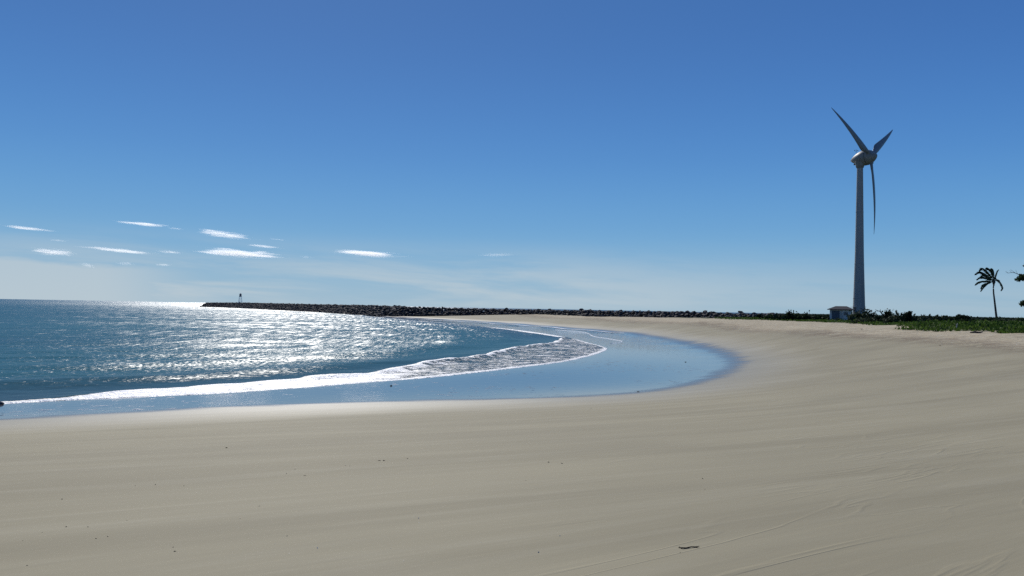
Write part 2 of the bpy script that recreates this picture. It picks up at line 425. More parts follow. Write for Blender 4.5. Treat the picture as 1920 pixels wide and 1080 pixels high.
# beach and land: one sheet
xs = axis(-16, 30, 0.30, -2500, 9000, 1.035); ys = axis(1, 62, 0.30, -200, 2600, 1.022)
X, Y, Fq = sheet(xs, ys)
Z = land(X, Y); lz, inl, veg = lumps(X, Y)
# right of the frame and behind the dunes the land simply goes on
jd, js, _ = dist_line(X, Y, J_W[::-1, :2])
dd, sd, _ = dist_line(X, Y, D_L)
de_, se_, _ = dist_line(X, Y, E_L)
VEG = sstep(de_ * -se_ + 1.2 * fbm(X * 0.3, Y * 0.2, 34), 0.5, 3.0) * sstep(Y, 20, 60)
BL = smooth_line(B_W, 5)
db_, sb_, pb_ = dist_line(X, Y, BL)
# closed outline of the soaked bay: even-odd test
poly = np.vstack([BL, [[-80, 330], [-600, 900], [-600, -100]]]); ins_ = np.zeros(X.shape, bool)
for i in range(len(poly)):
    a_, b_ = poly[i], poly[(i + 1) % len(poly)]
    if a_[1] == b_[1]: continue
    cnd = (a_[1] > Y) != (b_[1] > Y); ins_ ^= cnd & (X < (b_[0] - a_[0]) * (Y - a_[1]) / (b_[1] - a_[1]) + a_[0])
WETD = np.clip(np.where(ins_, db_, -db_), -60, 60)
Z = Z + lz * sstep(Z, 0.6, 1.6)
me = mesh_np('beach', np.stack([X, Y, Z], -1), Fq, True)
put_attr(me, 'dry', sstep(dd * -sd, -1.5, 3.5) * (1 - 0.0 * veg))
put_attr(me, 'wrack', np.exp(-((dd * -sd - 0.6) / (1.4 + 0.012 * Y)) ** 2) * sstep(Z, 0.9, 1.5))
put_attr(me, 'veg', sstep(Z, 2.0, 2.4) * VEG)
put_attr(me, 'wet', WETD)
beach = obj('beach', me, M_SAND); tag(beach, 'pale damp sand beach curving round the bay', None, kind='structure')

# sea: one sheet to the horizon
FOAM_K = smooth_line(polyline([(-260, 768), (-100, 757), (0, 751), (100, 744), (200, 735), (300, 728), (400, 721), (500, 714), (600, 707), (700, 698), (790, 682),
                               (895, 669), (964, 655), (1029, 645), (1060, 631)], 0.1), 5)
UP_K = smooth_line(polyline([(1052, 632), (1010, 624), (975, 619), (958, 616.5)], 0.0), 5)
UP_2 = smooth_line(polyline([(948, 617), (900, 611), (850, 607), (790, 602)], 0.0), 5)
xs = axis(-34, 16, 0.22, -26000, 26000, 1.045); ys = axis(24, 80, 0.22, -60, 40000, 1.032)
X, Y, Fq = sheet(xs, ys)
da, sa, pa = dist_line(X, Y, A_L)           # A runs left, along the near shore, round the tip and back out: sea on its left
ins = da * sa
dk, sk, pk = dist_line(X, Y, FOAM_K)
kin = dk * sk                                # seaward of the breaker line
n_s = fbm(X * 0.10, Y * 0.10, 40)
amp = 0.22 * np.exp(-np.maximum(ins, 0) / 26.0) * sstep(ins, 1.5, 6.0)
ph = 2 * pi * (ins / 8.5 + 0.35 * n_s)
swell = amp * (0.5 + 0.5 * np.cos(ph)) ** 2.0
zs = swell + 0.10 * fbm(X * 0.03, Y * 0.05, 50) * sstep(ins, 10, 60)
crest = np.exp(-((kin + 0.25) / 0.55) ** 2) * sstep(ins, 0.3, 1.5)
crest_amp = np.where(pk < 0.55, 0.10, 0.22) * (0.75 + 0.9 * vnoise(X * 0.6, Y * 0.6, 61))
zs = zs + crest * crest_amp
zs = zs + 0.035 * sstep(ins, -0.05, 0.25) + 0.02 * vnoise(X * 2, Y * 2, 62) * sstep(ins, 0, 1) * sstep(ins, 8, 3)
zs = zs - 0.25 * sstep(-ins, 0.0, 0.5)
me = mesh_np('sea', np.stack([X, Y, zs], -1), Fq, True)
jag = 0.45 * fbm(X * 0.8, Y * 0.8, 70)
front = np.exp(-(np.maximum(ins - 0.05 + jag * 0.6, 0) / 0.55) ** 2) * sstep(ins, -0.05, 0.02)
near_arm = sstep(Y, 122, 98)
between = sstep(-kin + jag, -0.25, 0.25) * (ins > -0.05)
dense = sstep(X, -4.5, -8.5)
foam = np.maximum(front * near_arm * 0.98, between * near_arm * (0.54 + 0.34 * dense * (0.75 + 0.5 * fbm(X * 0.5, Y * 1.2, 73))))
foam = np.maximum(foam, 0.85 * np.exp(-((kin + 0.2 + jag) / 0.35) ** 2) * near_arm * sstep(ins, 0, 1))
du, su, pu = dist_line(X, Y, UP_K); foam = np.maximum(foam, 0.98 * np.exp(-(du / (1.0 + 1.8 * sstep(pu, 0.0, 0.4) * sstep(pu, 1.05, 0.8))) ** 2))
du, su, pu = dist_line(X, Y, UP_2); foam = np.maximum(foam, 0.80 * np.exp(-(du / 1.7) ** 2))
foam = np.maximum(foam, 0.35 * np.exp(-((swell - 0.2) / 0.03) ** 2) * sstep(vnoise(X * 0.12, Y * 0.12, 77), 0.1, 0.3) * sstep(ins, 22, 10))
put_attr(me, 'foam', np.clip(foam, 0, 1))
put_attr(me, 'shallow', sstep(ins, 14, 0))
put_attr(me, 'calm', np.exp(-(np.maximum(kin - 0.4, 0) / 5.5) ** 2) * (kin > 0) * near_arm)
sea = obj('sea', me, M_SEA); tag(sea, 'blue green sea glittering in the sun', None, kind='structure')

# thin glassy wash left on the wet sand, with its bright lip of foam
M_FOAM, fb, FN = principled('sea foam', (0.8, 0.8, 0.8), 0.7, 0.4)
def foam_ribbon(name, pts, width, z_off, label):
    L = smooth_line(np.array([[*on_z(px, py, z)[:2]] for px, py, z in pts]), 14)
    V = []; Fc = []
    zz = land(L[:, 0], L[:, 1])
    for i in range(len(L)):
        a = L[max(0, i - 1)]; b2 = L[min(len(L) - 1, i + 1)]; t = (b2 - a) / (np.linalg.norm(b2 - a) + 1e-9); nn = np.array([-t[1], t[0]])
        wd = width * (0.35 + 1.1 * abs(mnoise.noise(Vector((i * 0.37, width, 0))))) * min(1, i / 4, (len(L) - 1 - i) / 4)
        jt = 0.25 * width * mnoise.noise(Vector((i * 0.21, 3, width)))
        c = L[i] + nn * jt
        for s, h in ((-1, 0.0), (-0.5, 0.7), (0.4, 1.0), (1, 0.0)):
            V.append((c[0] + nn[0] * wd * s, c[1] + nn[1] * wd * s, zz[i] + z_off + h * 0.02))
        if i:
            for k in range(3):
                q = (i - 1) * 4 + k; Fc.append((q, q + 1, q + 5, q + 4))
    o = obj(name, mesh_from(name, V, Fc, True), M_FOAM)
    tag(o, label, None, kind='stuff'); return o
foam_ribbon('foam_line', [(1040, 617, .06), (1060, 619, .06), (1097, 622, .06), (1113, 629, .05), (1140, 633.5, .05), (1165, 638, .05), (1160, 640.5, .05), (1144, 643, .04)], 0.10, 0.004, 'thin lip of foam left on the wet sand')
foam_ribbon('foam_line', [(690, 590.6, ZW), (740, 594.6, ZW), (800, 598.6, ZW), (860, 601.8, ZW), (900, 604, ZW), (960, 608.3, ZW), (1020, 612.6, ZW), (1080, 617.4, ZW), (1130, 621.3, ZW), (1170, 625.0, ZW)], 0.85, 0.004, 'white foam line along the far edge of the wet sand')

# ------------------------------------------------------------------ breakwater
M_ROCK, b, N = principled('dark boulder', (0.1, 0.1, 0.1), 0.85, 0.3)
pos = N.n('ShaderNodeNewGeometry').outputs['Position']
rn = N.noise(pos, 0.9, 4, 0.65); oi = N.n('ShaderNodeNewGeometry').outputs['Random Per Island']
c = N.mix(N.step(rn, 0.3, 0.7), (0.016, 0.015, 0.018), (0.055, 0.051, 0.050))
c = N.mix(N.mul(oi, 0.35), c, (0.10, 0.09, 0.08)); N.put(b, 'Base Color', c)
N.put(b, 'Normal', N.bump(N.noise(pos, 3.0, 5, 0.7), 0.6, 0.25))

def rock_mesh(seed, npts=14):
    g = random.Random(seed); bm = bmesh.new()
    for k in range(npts):
        v = Vector((g.gauss(0, 1), g.gauss(0, 1), g.gauss(0, 1))).normalized() * (0.42 + 0.12 * g.random())
        bm.verts.new((v.x * 1.25, v.y, v.z * 0.8))
    r = bmesh.ops.convex_hull(bm, input=bm.verts)
    bmesh.ops.delete(bm, geom=[e for e in r['geom_interior'] if isinstance(e, bmesh.types.BMVert)], context='VERTS')
    bmesh.ops.triangulate(bm, faces=bm.faces)
    me = bpy.data.meshes.new('rock'); bm.to_mesh(me); bm.free(); me.materials.append(M_ROCK); return me
rocks = [rock_mesh(100 + i) for i in range(9)]
def rdata(me):
    V = np.empty(len(me.vertices) * 3); me.vertices.foreach_get('co', V)
    return V.reshape(-1, 3), np.array([list(p.vertices) for p in me.polygons])
rdat = [rdata(m_) for m_ in rocks]
J_L = smooth_line(J_W, 12)
bw = thing('breakwater', 'long dark boulder breakwater running out to sea behind the beach', 'breakwater', (J_L[0][0], J_L[0][1], 0))
base = np.array([J_L[0][0], J_L[0][1], 0.0])
# core mound under the boulders
V = []; Fc = []
for i, p in enumerate(J_L):
    a = J_L[max(0, i - 1)]; q = J_L[min(len(J_L) - 1, i + 1)]; t = (q - a)[:2]; t /= np.linalg.norm(t); nn = np.array([-t[1], t[0]])
    for off, h in ((-7.5, -1.5), (-2.0, p[2] - 1.0), (2.0, p[2] - 1.0), (7.5, -1.5)):
        V.append((p[0] + nn[0] * off - base[0], p[1] + nn[1] * off - base[1], h))
    if i:
        for k in range(3): s = (i - 1) * 4 + k; Fc.append((s, s + 1, s + 5, s + 4))
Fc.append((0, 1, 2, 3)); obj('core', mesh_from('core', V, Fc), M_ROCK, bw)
spots = []
g = random.Random(3)
seg = np.linalg.norm(np.diff(J_L[:, :2], axis=0), axis=1); cum = np.concatenate([[0], np.cumsum(seg)])
s = -2.0
while s < cum[-1]:
    i = min(max(int(np.searchsorted(cum, s) - 1), 0), len(J_L) - 2); f = (s - cum[i]) / seg[i]
    p = J_L[i] + (J_L[i + 1] - J_L[i]) * f; t = (J_L[i + 1] - J_L[i])[:2]; t /= np.linalg.norm(t); nn = np.array([-t[1], t[0]])
    near = p[1] < 300
    step = 1.05 if near else 1.25
    offs = np.arange(-7.6, 7.7, 1.1 if near else 1.2)
    for off in offs:
        o2 = off + g.uniform(-.45, .45); sl = max(0, abs(o2) - 1.9)
        zc = p[2] - 0.55 - sl * 0.62 + g.uniform(-.22, .25)
        if g.random() < 0.05: zc += 0.35
        x = p[0] + nn[0] * o2 + t[0] * g.uniform(-.5, .5); y = p[1] + nn[1] * o2 + t[1] * g.uniform(-.5, .5)
        sz = g.uniform(0.8, 1.5) if near else g.uniform(1.0, 2.0)
        if zc < -1.2: continue
        spots.append((x, y, zc, sz, g.uniform(0, 6.28), g.uniform(-.6, .6), g.uniform(-.6, .6), g.randrange(9), o2))
    s += step
for k in range(26):   # rounded tip
    a = g.uniform(0, 6.28); r = g.uniform(0, 8); t = (J_L[1] - J_L[0])[:2]; t /= np.linalg.norm(t)
    spots.append((J_L[0][0] + cos(a) * r - t[0] * 3, J_L[0][1] + sin(a) * r - t[1] * 3, 3.0 - r * 0.5, g.uniform(1.3, 2.4), a, .3, .2, g.randrange(9), 0))
# camera-facing side and in view -> the 290 that show largest are single boulders
gx_ = np.array([q[0] for q in spots]); gy_ = np.array([q[1] for q in spots]); gz_ = np.array([q[2] for q in spots]); gg = land(gx_, gy_)
J2 = [i for i, q in enumerate(spots) if gz_[i] + q[3] * 0.3 > gg[i]]
def score(i):
    q = spots[i]; px = 960 + q[0] / q[1] * F_PX
    vis = 60 < px < 1425 and (q[2] > J_L[0][2] - 5) and gz_[i] > gg[i] - 0.15
    side = q[8]
    # near side of the mound faces the camera
    return (0 if vis and NEARSIDE * side > -1.6 else 1000) + q[1] / q[3] * 1.6
i0 = 30; t = (J_L[i0 + 1] - J_L[i0])[:2]; nn = np.array([-t[1], t[0]]); NEARSIDE = 1 if nn @ (-J_L[i0][:2]) > 0 else -1
J2.sort(key=score)
from mathutils import Quaternion
def rmat(q): return Euler((q[5], q[6], q[4])).to_matrix()
for i in J2[:290]:
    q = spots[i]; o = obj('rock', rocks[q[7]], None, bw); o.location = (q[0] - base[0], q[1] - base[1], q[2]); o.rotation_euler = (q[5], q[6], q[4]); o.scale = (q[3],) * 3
VV = []; FF = []; off = 0
for i in J2[290:]:
    q = spots[i]; v, f = rdat[q[7]]; m3 = np.array(rmat(q)) * q[3]
    VV.append(v @ m3.T + np.array([q[0], q[1], q[2]]) - base); FF.append(f + off); off += len(v)
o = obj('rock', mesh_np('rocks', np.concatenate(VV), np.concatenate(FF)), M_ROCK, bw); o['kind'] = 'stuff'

# ------------------------------------------------------------------ generic shape helpers
def tube(path, radii, seg=8, cap=True):
    V = []; Fc = []; path = [Vector(p) for p in path]
    up = Vector((0, 0, 1))
    for i, p in enumerate(path):
        t = (path[min(i + 1, len(path) - 1)] - path[max(i - 1, 0)]).normalized()
        a = t.cross(up); a = a.normalized() if a.length > 1e-3 else Vector((1, 0, 0)); b2 = t.cross(a).normalized()
        for k in range(seg):
            th = 2 * pi * k / seg; V.append(p + (a * cos(th) + b2 * sin(th)) * radii[i])
        if i:
            for k in range(seg):
                q = (i - 1) * seg; Fc.append((q + k, q + (k + 1) % seg, q + seg + (k + 1) % seg, q + seg + k))
    if cap: Fc.append(tuple(range(seg))[::-1]); Fc.append(tuple(range(len(V) - seg, len(V))))
    return V, Fc
def join(parts):
    V = []; Fc = []
    for v, f in parts:
        o = len(V); V += list(v); Fc += [tuple(i + o for i in q) for q in f]
    return V, Fc
def boxg(cx, cy, cz, sx, sy, sz):
    V = [(cx + x * sx / 2, cy + y * sy / 2, cz + z * sz / 2) for x in (-1, 1) for y in (-1, 1) for z in (-1, 1)]
    return V, [(0, 1, 3, 2), (4, 6, 7, 5), (0, 4, 5, 1), (2, 3, 7, 6), (0, 2, 6, 4), (1, 5, 7, 3)]
def bevel_mesh(me, wdt=0.02, seg=2):
    bm = bmesh.new(); bm.from_mesh(me); bmesh.ops.bevel(bm, geom=bm.edges, offset=wdt, segments=seg, affect='EDGES', profile=0.5)
    bm.to_mesh(me); bm.free(); return me
def lathe(prof, seg=32):
    V = []; Fc = []
    for i, (r, z) in enumerate(prof):
        for k in range(seg): V.append((r * cos(2 * pi * k / seg), r * sin(2 * pi * k / seg), z))
        if i:
            for k in range(seg):
                q = (i - 1) * seg; Fc.append((q + k, q + (k + 1) % seg, q + seg + (k + 1) % seg, q + seg + k))
    return V, Fc

# ------------------------------------------------------------------ wind turbine
M_TUR, b, N = principled('weathered white paint', (0.42, 0.43, 0.42), 0.55, 0.35)
pos = N.n('ShaderNodeTexCoord').outputs['Object']
st = N.noise(N.mapping(pos, (0.8, 0.8, 0.10)), 1.0, 3, 0.5)
c = N.mix(N.step(st, 0.45, 0.75), (0.26, 0.265, 0.26), (0.20, 0.20, 0.19)); N.put(b, 'Base Color', c)
M_NAC, b, N = principled('grey nacelle paint', (0.33, 0.34, 0.33), 0.5, 0.35)
pos = N.n('ShaderNodeTexCoord').outputs['Object']
N.put(b, 'Base Color', N.mix(N.step(N.noise(pos, 0.9, 4, 0.6), 0.4, 0.75), (0.20, 0.205, 0.195), (0.14, 0.13, 0.11)))
M_BLADE, b, N = principled('blade gelcoat', (0.13, 0.14, 0.145), 0.4, 0.4)
M_DARK, _, _ = principled('dark metal', (0.05, 0.05, 0.055), 0.5, 0.4)
M_RUST, b, N = principled('rusty iron', (0.2, 0.08, 0.05), 0.8, 0.2)
N.put(b, 'Base Color', N.mix(N.step(N.noise(N.n('ShaderNodeTexCoord').outputs['Object'], 1.2, 4, 0.6), 0.35, 0.6), (0.20, 0.06, 0.04), (0.42, 0.36, 0.33)))

TD = 210.0
hub = at_y(1632.5, 293.5, TD); tow = at_y(1612.4, 312.0, TD + 1.5)
tz = ground_z(tow.x, tow.y) - 0.4
turb = thing('wind_turbine', 'tall grey wind turbine with three blades rising behind the hut', 'wind turbine', (tow.x, tow.y, tz))
o0 = Vector((tow.x, tow.y, tz)); H = tow.z - tz
prof = []
for k in range(25):
    t = k / 24; wpx = 10.8 + 4.7 * min((1 - t) / 0.55, 1.0) + 7.2 * max(0.0, ((1 - t) - 0.55) / 0.45) ** 1.1
    prof.append((wpx / 2 * TD / F_PX, t * H))
obj('tower', mesh_from('tower', *lathe(prof, 40), smooth=True), M_TUR, turb)
r0 = prof[0][0]
obj('foundation', mesh_from('foundation', *lathe([(0.01, 0.9), (r0 + 0.9, 0.9), (r0 + 1.0, 0.85), (r0 + 1.0, -0.5)], 40)), M_TUR, turb)
for zz_, rr in ((H * 0.36, None), (H * 0.70, None)):
    k = zz_ / H * 24; i = int(k); rr = prof[i][0] * (1 - (k - i)) + prof[i + 1][0] * (k - i)
    obj('flange', mesh_from('flange', *lathe([(rr - .02, zz_ - .09), (rr + .035, zz_ - .07), (rr + .035, zz_ + .07), (rr - .03, zz_ + .09)], 40)), M_TUR, turb)
# door and steps on the side of the base that shows at the left
do = obj('door', bevel_mesh(mesh_from('door', *boxg(0, 0, 1.15, 0.14, 0.95, 2.1)), 0.02), M_DARK, turb, (-r0 + 0.05, -0.5, 1.0))
obj('handle', mesh_from('handle', *boxg(-0.1, 0.3, 1.1, 0.06, 0.05, 0.25)), M_TUR, do)
obj('door_hood', bevel_mesh(mesh_from('door_hood', *boxg(-r0 - 0.15, -0.5, 3.35, 0.9, 1.3, 0.12)), 0.02), M_TUR, turb)
# small bracket that shows on the left edge
obj('bracket', mesh_from('bracket', *boxg(-prof[3][0] - 0.15, -0.6, H * 0.135, 0.5, 0.25, 0.12)), M_DARK, turb)
# axis: to the right and a little toward the camera, tilted up 5 degrees
aa = atan2(hub.x, hub.y); vr = Vector((cos(aa), -sin(aa), 0)); vd = Vector((sin(aa), cos(aa), 0))
ax = vr * 0.91 - vd * 0.41; tilt = R(5)
axis_v = (ax * cos(tilt) + Vector((0, 0, 1)) * sin(tilt)).normalized()
side_v = vr * 0.41 + vd * 0.91        # horizontal, in the rotor plane, right and away
up_v = axis_v.cross(side_v); up_v = up_v if up_v.z > 0 else -up_v
NM = Matrix((side_v, up_v, axis_v)).transposed()       # columns
hubl = hub - o0
def place(V, origin): return [origin + NM @ Vector(v) for v in V]
# egg nacelle: blunt to the rotor, pointed at the tail
prof = []
tail = -5.6; nose = 1.75
for k in range(29):
    s_ = k / 28; x = tail + (nose - tail) * (0.5 - 0.5 * cos(pi * s_))
    u = (x - tail) / (nose - tail)
    r = 2.14 * (max(0.0, sin(pi * u ** 1.22)) ** 0.60); prof.append((max(r, 0.01), x))
V, Fc = lathe(prof, 36); V = [(v[0], v[1], v[2]) for v in V if True]
body = [(v, 0) for v in V]
me = mesh_from('nacelle', place([v for v, _ in body], hubl), Fc, True); nac = obj('nacelle', me, M_NAC, turb)
i_gap = [(1.0, 0.0)]
# ring joint between nacelle and spinner, proud of the skin
rr = 2.14 * sin(pi * ((-0.95 - tail) / (nose - tail)) ** 1.22) ** 0.60
obj('joint_ring', mesh_from('joint_ring', place(lathe([(rr - .02, -1.03), (rr + .03, -1.0), (rr + .03, -.9), (rr - .04, -.87)], 36)[0], hubl), lathe([(1, 0)] * 4, 36)[1]), M_DARK, nac)
# yaw collar from nacelle down to the tower
obj('yaw_collar', mesh_from('yaw_collar', *lathe([(0.80, H - 0.5), (1.0, H - 0.3), (1.15, H + 0.5), (1.35, H + 1.3)], 32), smooth=True), M_NAC, turb)
# weather mast on top of the nacelle, towards the tail
mp = hubl + NM @ Vector((0, 1.35, -3.9))
mast = obj('weather_mast', mesh_from('weather_mast', *join([tube([mp, mp + Vector((0, 0, 1.5))], [.06, .05], 6), tube([mp + Vector((-.45, 0, 1.1)), mp + Vector((.45, 0, 1.1))], [.035, .035], 6),
      boxg(mp.x - .45, mp.y, mp.z + 1.22, .14, .14, .2), boxg(mp.x + .45, mp.y, mp.z + 1.22, .2, .06, .2)])), M_DARK, turb)
vp = hubl + NM @ Vector((0, -1.2, -4.5)); obj('cooling_vent', mesh_from('cooling_vent', *boxg(vp.x, vp.y, vp.z - 0.05, .5, .4, .3)), M_DARK, turb)
RR = 21.4
def blade(phi, bend):
    """phi from the +side axis towards up; chord lies mostly in the rotor plane"""
    rad = Vector((cos(phi), sin(phi), 0)); tan_ = Vector((-sin(phi), cos(phi), 0)); V = []; Fc = []
    NS = 30; M_ = 14
    for i in range(NS):
        s_ = i / (NS - 1); r = 1.2 + (RR - 1.2) * s_
        if s_ < 0.20: k = sstep(s_, 0.02, 0.20); ch = 0.95 + 1.30 * k; th = 0.95 - 0.45 * k
        else: k = (s_ - 0.20) / 0.80; ch = 2.25 * (1 - k) ** 0.85 * 0.93 + 0.16; th = (0.50 * (1 - k) + 0.03)
        if s_ > 0.97: ch *= 0.75
        tw = -(R(13) * (1 - s_) ** 2 + R(3))
        cd = tan_ * cos(tw) + Vector((0, 0, 1)) * sin(tw); nd = Vector((0, 0, 1)) * cos(tw) - tan_ * sin(tw)
        c = rad * r + Vector((0, 0, 1)) * (0.55 * s_ - bend * s_ ** 2.2)
        sh = 0.5 - 0.22 * sstep(s_, 0.0, 0.2)
        for m_ in range(M_):
            a = 2 * pi * m_ / M_; u = 0.5 + 0.5 * cos(a); tk = sin(a) * 0.5 * th * (1.0 if s_ < 0.02 else (0.35 + 0.65 * (1 - u) ** .5) if sin(a) > 0 else (0.35 + 0.65 * (1 - u) ** .5))
            V.append(c + cd * (ch * (u - sh)) + nd * tk)
        if i:
            for m_ in range(M_):
                q = (i - 1) * M_; Fc.append((q + m_, q + (m_ + 1) % M_, q + M_ + (m_ + 1) % M_, q + M_ + m_))
    Fc.append(tuple(range(len(V) - M_, len(V))))
    return place(V, hubl), Fc
for phi in (R(-89.5), R(30.5), R(150.5)):
    bl = obj('blade', mesh_from('blade', *blade(phi, 1.5), smooth=True), M_BLADE, turb)
    rad = Vector((cos(phi), sin(phi), 0)); p1 = hubl + NM @ (rad * 1.0); p2 = hubl + NM @ (rad * 2.0)
    obj('root_collar', mesh_from('root_collar', *tube([p1, p2], [0.62, 0.56], 20), smooth=False), M_NAC, bl)

# ------------------------------------------------------------------ utility hut
HD = 150.0
hp = at_y(1577, 600, HD); hz = ground_z(hp.x, hp.y) + 0.30
M_WALL, b, N = principled('weathered render', (0.5, 0.5, 0.48), 0.85, 0.2)
pos = N.n('ShaderNodeTexCoord').outputs['Object']
N.put(b, 'Base Color', N.mix(N.step(N.noise(N.mapping(pos, (1.5, 1.5, .5)), 1.4, 5, 0.65), 0.35, 0.7), (0.62, 0.60, 0.55), (0.40, 0.37, 0.33)))
M_ROOF, b, N = principled('fibre cement roof', (0.050, 0.048, 0.052), 0.9, 0.2)
M_DOOR, _, _ = principled('blue grey steel door', (0.07, 0.09, 0.11), 0.6, 0.3)
hut = thing('utility_hut', 'small grey concrete hut with hipped roof and dark door beside the turbine', 'hut', (hp.x, hp.y, hz), R(-32))
obj('wall', bevel_mesh(mesh_from('wall', *boxg(0, 0, 0.8, 3.7, 2.6, 2.6)), 0.02), M_WALL, hut)
zt = 2.1
e = [(-2.25, -1.7, zt), (2.25, -1.7, zt), (2.25, 1.7, zt), (-2.25, 1.7, zt), (-1.0, 0, zt + .62), (1.0, 0, zt + .62)]
e2 = [(x, y, z - .12) for x, y, z in e[:4]]
obj('roof', mesh_from('roof', e + e2, [(0, 1, 5, 4), (1, 2, 5), (2, 3, 4, 5), (3, 0, 4), (1, 0, 6, 7), (2, 1, 7, 8), (3, 2, 8, 9), (0, 3, 9, 6), (6, 9, 8, 7)]), M_ROOF, hut)
dr = obj('door', bevel_mesh(mesh_from('door', *boxg(-0.75, -1.31, 0.95, 1.45, 0.07, 1.75)), 0.01), M_DOOR, hut)
obj('door_frame', mesh_from('door_frame', *join([boxg(-1.51, -1.33, 1.0, .08, .10, 1.86), boxg(0.01, -1.33, 1.0, .08, .10, 1.86), boxg(-0.75, -1.33, 1.88, 1.6, .10, .08)])), M_WALL, dr)
for k in range(7):
    obj('louvre', mesh_from('louvre', *boxg(1.05, -1.32, 1.0 + k * .09, 0.8, .05, .055)), M_DOOR, hut)

# ------------------------------------------------------------------ beacon on the breakwater
bp = at_y(450.5, 567.5, 655.0); bz = 3.6
M_BCN, _, _ = principled('pale painted steel', (0.62, 0.63, 0.66), 0.6, 0.3)
bc = thing('beacon_tower', 'small lattice beacon with reddish lantern on the seaward breakwater', 'beacon', (bp.x, bp.y, bz), R(20))
HB = 8.9
def leg_at(sx, sy, z): k = 1.45 - 0.82 * z / HB; return Vector((sx * k, sy * k, z))
for sx, sy in ((-1, -1), (1, -1), (1, 1), (-1, 1)):
    obj('leg', mesh_from('leg', *tube([leg_at(sx, sy, 0), leg_at(sx, sy, 5.9)], [.17, .14], 6)), M_BCN, bc)
for z0, z1 in ((0.3, 2.2), (2.2, 4.1), (4.1, 5.9)):
    pr = []
    cs = [(-1, -1), (1, -1), (1, 1), (-1, 1)]
    for i in range(4):
        a, d = cs[i], cs[(i + 1) % 4]
        pr += [tube([leg_at(*a, z0), leg_at(*d, z1)], [.06, .06], 5), tube([leg_at(*d, z0), leg_at(*a, z1)], [.06, .06], 5), tube([leg_at(*a, z1), leg_at(*d, z1)], [.08, .08], 5)]
    obj('brace', mesh_from('brace', *join(pr)), M_BCN, bc)
obj('platform', mesh_from('platform', *lathe([(0.01, 5.85), (1.15, 5.85), (1.15, 6.05), (0.01, 6.05)], 16)), M_BCN, bc)
lan = obj('lantern', mesh_from('lantern', *lathe([(0.95, 6.05), (0.85, 8.2), (0.95, 8.25), (0.3, 8.75), (0.01, 8.9)], 14)), M_RUST, bc)

# ------------------------------------------------------------------ vegetation
def leaf_mat(name, a, b_, trans=0.35):
    m = bpy.data.materials.new(name); m.use_nodes = True; t = m.node_tree; t.nodes.clear(); N = NT(t)
    oi = N.n('ShaderNodeNewGeometry').outputs['Random Per Island']
    pos = N.n('ShaderNodeNewGeometry').outputs['Position']
    c = N.mix(N.math('MULTIPLY', oi, 1.0), a, b_)
    c = N.mix(N.step(N.noise(pos, 0.7, 2, 0.5), 0.35, 0.65), c, tuple(x * 0.6 for x in a))
    p = N.n('ShaderNodeBsdfPrincipled'); N.put(p, 'Base Color', c); p.inputs['Roughness'].default_value = 0.7
    p.inputs['Specular IOR Level'].default_value = 0.12
    tr = N.n('ShaderNodeBsdfTranslucent'); N.put(tr, 'Color', c)
    mx = N.n('ShaderNodeMixShader'); mx.inputs[0].default_value = trans
    t.links.new(p.outputs[0], mx.inputs[1]); t.links.new(tr.outputs[0], mx.inputs[2])
    o = N.n('ShaderNodeOutputMaterial'); t.links.new(mx.outputs[0], o.inputs[0]); return m
M_LEAF = leaf_mat('shrub leaf', (0.035, 0.060, 0.022), (0.075, 0.105, 0.040), 0.25)
M_LEAF_D = leaf_mat('dark leaf', (0.018, 0.034, 0.016), (0.040, 0.060, 0.028), 0.2)
M_LEAF_P = leaf_mat('pale broad leaf', (0.040, 0.060, 0.028), (0.14, 0.16, 0.09), 0.2)
M_VINE = leaf_mat('beach vine leaf', (0.050, 0.100, 0.016), (0.110, 0.175, 0.030), 0.35)
M_PALM = leaf_mat('palm leaflet', (0.030, 0.045, 0.020), (0.060, 0.080, 0.035), 0.2)
M_BARK, b, N = principled('bark', (0.07, 0.055, 0.045), 0.9, 0.2)
N.put(b, 'Base Color', N.mix(N.noise(N.n('ShaderNodeTexCoord').outputs['Object'], 5.0, 4, 0.6), (0.045, 0.035, 0.028), (0.11, 0.09, 0.075)))

def leaves(centres, size, g, up=0.3, aspect=1.5):
    """leaf quads (folded pair of triangles) at centres (n,3)"""
    n = len(centres); c = np.asarray(centres)
    d = g.normal(size=(n, 3)); d[:, 2] += up; d /= np.linalg.norm(d, axis=1)[:, None]
    e_ = g.normal(size=(n, 3)); e_ -= (e_ * d).sum(1)[:, None] * d; e_ /= np.linalg.norm(e_, axis=1)[:, None]
    s_ = size * (0.6 + 0.8 * g.random(n))[:, None]
    nrm = np.cross(d, e_)
    V = np.stack([c, c + d * s_ * aspect * .5 + e_ * s_ * .42 + nrm * s_ * .1, c + d * s_ * aspect, c + d * s_ * aspect * .5 - e_ * s_ * .42 + nrm * s_ * .1], 1).reshape(-1, 3)
    i = np.arange(n)[:, None] * 4
    return V, i + np.array([[0, 1, 2, 3]])
def blob_pts(n, g, rx, ry, rz, clumps=9, base=0.15):
    """points in clumps over an uneven dome"""
    cc = g.normal(size=(clumps, 3)); cc /= np.linalg.norm(cc, axis=1)[:, None]; cc[:, 2] = np.abs(cc[:, 2])
    cc *= (0.35 + 0.5 * g.random(clumps))[:, None]
    k = g.integers(0, clumps, n); p = cc[k] + g.normal(size=(n, 3)) * 0.20 * (0.7 + 0.7 * g.random(clumps))[k][:, None]
    p[:, 2] = np.abs(p[:, 2]); return p * np.array([rx, ry, rz]) + np.array([0, 0, base * rz])
